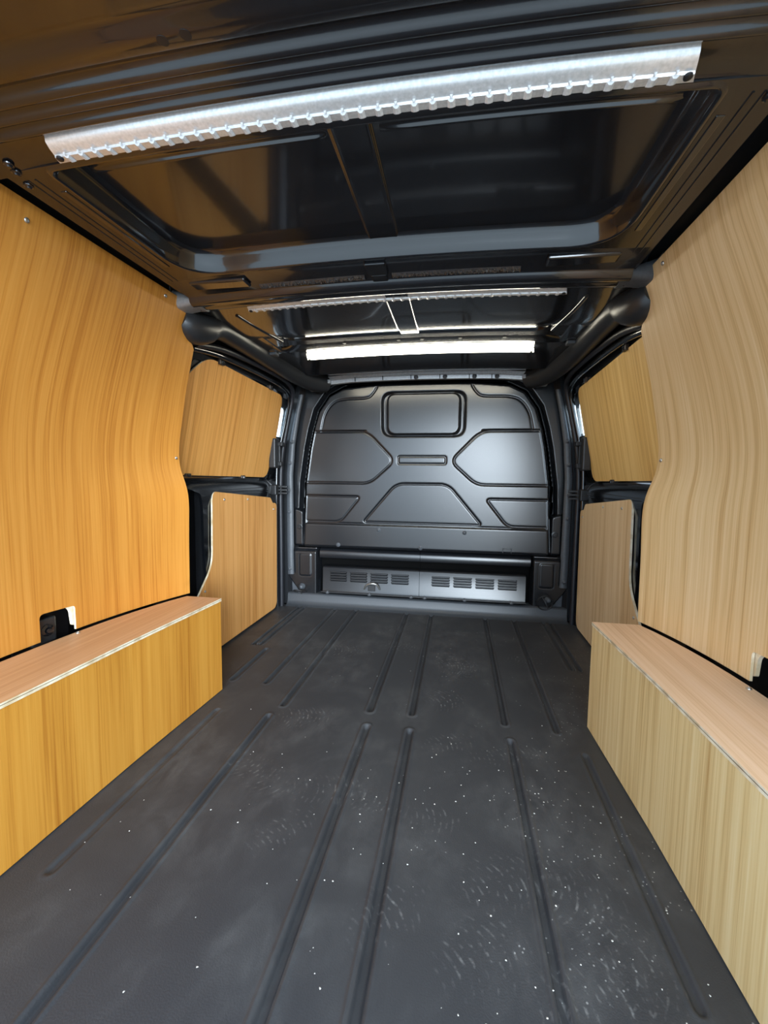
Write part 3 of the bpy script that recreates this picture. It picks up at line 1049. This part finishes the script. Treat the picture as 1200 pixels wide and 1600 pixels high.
# ------------------------------------------------------------------ strip lights
def strip_light(y0, y1, lit, label, nled, drop=0.0):
    e = empty('strip_light', (0, (y0 + y1) / 2, zb(0)))
    tag(e, label, 'light', 'strip lights across the roof')
    ym = y0 + (y1 - y0) * .56
    U = np.linspace(-1, 1, 61)
    pr = [(y0, .005), (y0 + .002, -.004), (y0 + (ym - y0) * .5, -.0085), (ym, -.0105)]
    X = np.array([[u * (.509 + .010 * (p[0] - y0) / (y1 - y0)) for p in pr] for u in U])
    Y = np.array([[p[0] for p in pr] for u in U])
    Z = zb(X) + np.array([[p[1] for p in pr] for u in U]) - drop
    grid_mesh('reflector', X, Y, Z, M['lit'] if lit == 2 else M['alu'], e, smooth=True)
    pr = [(ym, -.0105), (ym + .001, -.014), (y1 - .003, -.013), (y1, -.004), (y1, .005)]
    X = np.array([[u * (.514 + .006 * (p[0] - ym) / (y1 - ym)) for p in pr] for u in U])
    Y = np.array([[p[0] for p in pr] for u in U])
    Z = zb(X) + np.array([[p[1] for p in pr] for u in U]) - drop
    grid_mesh('lens', X, Y, Z, M['lit'] if lit else M['alu'], e, smooth=True, auto=40)
    if nled:
        w = .006
        d = (y1 - ym) - .003
        V = [(-w, 0, 0), (w, 0, 0), (w, d, 0), (-w, d, 0), (-w * .35, d * .15, -.003), (w * .35, d * .15, -.003), (w * .35, d * .85, -.003), (-w * .35, d * .85, -.003)]
        F = [(0, 1, 5, 4), (1, 2, 6, 5), (2, 3, 7, 6), (3, 0, 4, 7), (4, 5, 6, 7)]
        V += [(-.0022, -.006, .0012), (.0022, -.006, .0012), (.0022, -.001, .0004), (-.0022, -.001, .0004), (0, -.0035, -.0022)]
        F += [(8, 9, 12), (9, 10, 12), (10, 11, 12), (11, 8, 12)]
        me = mk_mesh('led_lens', V, F, M['lens'])
        for i in range(nled):
            x = -.49 + .98 * i / (nled - 1)
            o = bpy.data.objects.new('led_lens', me)
            link(o, e)
            o.location = (x, ym, zb(x) - .0138 - drop)
    for s in (-1, 1):
        x = .507
        place('screw', lathe_me('screw', [(.006, 0), (.006, .003), (.004, .0045), (.001, .0045)], M['plastic'], 12), (s * x, ym + .004, zb(x) - .013 - drop), (0, 0, -1), e)
    return e


strip_light(.680, .722, 0, 'silver strip light nearest the viewer, on the rear roof header', 36)
strip_light(1.400, 1.441, 0, 'thin silver strip light on the middle roof cross beam', 36)
strip_light(1.985, 2.035, 2, 'glowing strip light nearest the bulkhead', 0, drop=.007)


# ------------------------------------------------------------------ plywood wall linings
FZ = [0, .35, .55, .69, .745, .775, .80, .83, .86, .914, 1.09, 1.245, 1.38]
FXv = [.772, .774, .772, .768, .774, .786, .796, .803, .805, .801, .770, .733, .703]
RZ = [0, .35, .60, .85, .95, 1.05, 1.20, 1.38]
RXv = [.863, .863, .866, .866, .853, .825, .770, .702]


def wall_x(y, z):
    t = min(1, max(0, (1.44 - y) / .60))
    e = 1 - (1 - t) ** 2.4
    zz = z
    # ease the profile through neighbouring heights so the sheet bends smoothly
    f = sum(np.interp(zz + dz, FZ, FXv) for dz in (-.02, 0, .02)) / 3
    r = sum(np.interp(zz + dz, RZ, RXv) for dz in (-.08, -.04, 0, .04, .08)) / 5
    return f + (r - f) * e


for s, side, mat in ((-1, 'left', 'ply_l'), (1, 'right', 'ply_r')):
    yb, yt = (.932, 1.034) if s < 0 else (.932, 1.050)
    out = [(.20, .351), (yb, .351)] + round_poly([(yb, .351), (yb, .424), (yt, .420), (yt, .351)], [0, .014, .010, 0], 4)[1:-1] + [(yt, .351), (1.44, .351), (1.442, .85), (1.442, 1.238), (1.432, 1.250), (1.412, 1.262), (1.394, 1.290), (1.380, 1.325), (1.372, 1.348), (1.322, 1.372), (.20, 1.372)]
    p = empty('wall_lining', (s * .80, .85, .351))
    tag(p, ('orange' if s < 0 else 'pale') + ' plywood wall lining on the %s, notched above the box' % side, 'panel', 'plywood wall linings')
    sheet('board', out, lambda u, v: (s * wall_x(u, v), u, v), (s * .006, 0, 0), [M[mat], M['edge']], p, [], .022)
    for (y, z) in ((.83, 1.335), (1.267, 1.352), (1.428, .853), (.60, 1.33)):
        x0 = wall_x(y, z)
        nx = (wall_x(y, z + .01) - wall_x(y, z - .01)) / .02
        place('screw', SCREW, (s * (x0 - .0005), y, z), (-s, 0, s * nx * s), p)
    # cavity behind the cut-out: black box with a socket
    cav = empty('wall_socket', (s * .90, .985, .33))
    tag(cav, 'black fitting inside the cut-out of the %s plywood wall lining' % side, 'socket', 'black fittings in the lining cut-outs')
    sheet('back_box', round_poly([(yb - .03, .29), (yt + .03, .29), (yt + .03, .46), (yb - .03, .46)], .01), lambda u, v: (s * .915, u, v), (s * .006, 0, 0), [M['plastic']], cav, [], .05)
    sheet('ply_packer', round_poly([(yt - .003, .362), (yt + .02, .362), (yt + .02, .45), (yt - .026, .45), (yt - .020, .424), (yt - .007, .405)], .006), lambda u, v: (s * (wall_x(u, v) + .008), u, v), (s * .008, 0, 0), [M['edge']], cav, [], .03)
    box('socket_block', s * .875, s * .915, yb - .01, yb + .060, .335, .405, M['trim'], cav, .006)
    place('socket_cap', lathe_me('socket_cap', [(.016, 0), (.016, .004), (0.009, .006), (.006, .004), (.006, .010), (.001, .011)], M['gloss'], 16), (s * .875, yb + .030, .372), (-s, -.2, 0), cav)

# window blanks
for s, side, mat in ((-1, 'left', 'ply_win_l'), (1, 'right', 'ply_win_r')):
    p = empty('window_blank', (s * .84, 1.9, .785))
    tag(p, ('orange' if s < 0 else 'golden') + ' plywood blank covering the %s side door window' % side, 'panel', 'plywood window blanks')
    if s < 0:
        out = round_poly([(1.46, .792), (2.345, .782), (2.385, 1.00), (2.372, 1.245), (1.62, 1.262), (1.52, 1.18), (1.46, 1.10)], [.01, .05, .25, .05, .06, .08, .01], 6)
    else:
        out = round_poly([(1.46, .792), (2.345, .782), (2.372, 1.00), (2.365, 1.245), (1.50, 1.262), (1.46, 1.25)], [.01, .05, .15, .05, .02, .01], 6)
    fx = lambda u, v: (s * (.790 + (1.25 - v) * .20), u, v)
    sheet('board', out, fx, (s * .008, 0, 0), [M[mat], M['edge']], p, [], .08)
    for (y, z) in ((1.71, 1.262), (2.20, 1.256), (1.60, .786), (2.06, .780)):
        x = .790 + (1.25 - z) * .20
        c = box('clip', s * (x - .010), s * (x + .004), y - .018, y + .018, z - .010, z + .012, M['brown'], p, .003)
        box('clip_tongue', s * (x - .014), s * (x - .009), y - .008, y + .008, z - .012, z + .008, M['gloss'], c, .002)

# door linings
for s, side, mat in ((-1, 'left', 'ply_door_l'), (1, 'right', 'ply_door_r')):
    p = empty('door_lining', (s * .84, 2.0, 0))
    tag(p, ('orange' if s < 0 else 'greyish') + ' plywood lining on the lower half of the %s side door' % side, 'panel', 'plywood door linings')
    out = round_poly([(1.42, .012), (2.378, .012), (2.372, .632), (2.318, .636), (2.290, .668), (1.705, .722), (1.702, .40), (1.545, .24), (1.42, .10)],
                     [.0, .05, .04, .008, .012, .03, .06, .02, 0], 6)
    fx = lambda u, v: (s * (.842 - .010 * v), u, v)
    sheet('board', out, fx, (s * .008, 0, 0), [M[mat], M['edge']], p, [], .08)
    for (y, z) in ((2.02, .672), (1.80, .682), (2.33, .60), (1.64, .30)):
        place('screw', SCREW, (s * (.842 - .010 * z), y, z), (-s, 0, 0), p)

# wheel-arch boxes
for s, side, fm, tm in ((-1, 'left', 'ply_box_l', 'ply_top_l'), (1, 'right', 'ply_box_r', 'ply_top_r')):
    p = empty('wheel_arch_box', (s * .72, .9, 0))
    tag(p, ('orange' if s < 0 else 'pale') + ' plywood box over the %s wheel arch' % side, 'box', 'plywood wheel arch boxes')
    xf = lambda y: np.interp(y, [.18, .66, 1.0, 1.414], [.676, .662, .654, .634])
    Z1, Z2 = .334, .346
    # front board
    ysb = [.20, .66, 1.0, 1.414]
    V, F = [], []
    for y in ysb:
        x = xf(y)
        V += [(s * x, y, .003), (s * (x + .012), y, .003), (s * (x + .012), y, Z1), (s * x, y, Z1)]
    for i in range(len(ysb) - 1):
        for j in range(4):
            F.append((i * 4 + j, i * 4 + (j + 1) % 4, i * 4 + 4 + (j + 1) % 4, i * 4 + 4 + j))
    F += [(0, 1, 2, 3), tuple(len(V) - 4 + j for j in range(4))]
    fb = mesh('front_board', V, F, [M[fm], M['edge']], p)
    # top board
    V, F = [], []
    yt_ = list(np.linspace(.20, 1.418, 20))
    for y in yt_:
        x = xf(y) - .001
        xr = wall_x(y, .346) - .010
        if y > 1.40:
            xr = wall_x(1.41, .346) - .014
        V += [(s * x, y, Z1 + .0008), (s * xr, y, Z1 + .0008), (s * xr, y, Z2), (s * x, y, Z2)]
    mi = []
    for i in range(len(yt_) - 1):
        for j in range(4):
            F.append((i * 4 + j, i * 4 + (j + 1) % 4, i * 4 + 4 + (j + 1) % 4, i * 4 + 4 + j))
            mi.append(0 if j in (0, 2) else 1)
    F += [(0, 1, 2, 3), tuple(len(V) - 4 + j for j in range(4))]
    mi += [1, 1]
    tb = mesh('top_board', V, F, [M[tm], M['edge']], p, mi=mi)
    # dark glue line of the plies along the top board's edge
    V, F = [], []
    for zz, hh in ((Z1 + .0072, .0010),):
        k = len(V)
        for y in np.linspace(.20, 1.417, 12):
            x = xf(y) - .0017
            V += [(s * x, y, zz), (s * x, y, zz + hh)]
        F += [(k + 2 * i, k + 2 * i + 1, k + 2 * i + 3, k + 2 * i + 2) for i in range(11)]
    mesh('ply_line', V, F, M['brown'], tb)
    # end board facing the cab
    box('end_board', s * .648, s * .772, 1.400, 1.4135, .003, Z1, M[fm], p, .0005)
    box('end_board', s * .690, s * .845, .202, .214, .003, Z1, M[fm], p, .0005)
    place('screw', SCREW, (s * .838, 1.02, Z2), (0, 0, 1), p)
    place('screw', SCREW, (s * .70, .60, Z2), (0, 0, 1), p)
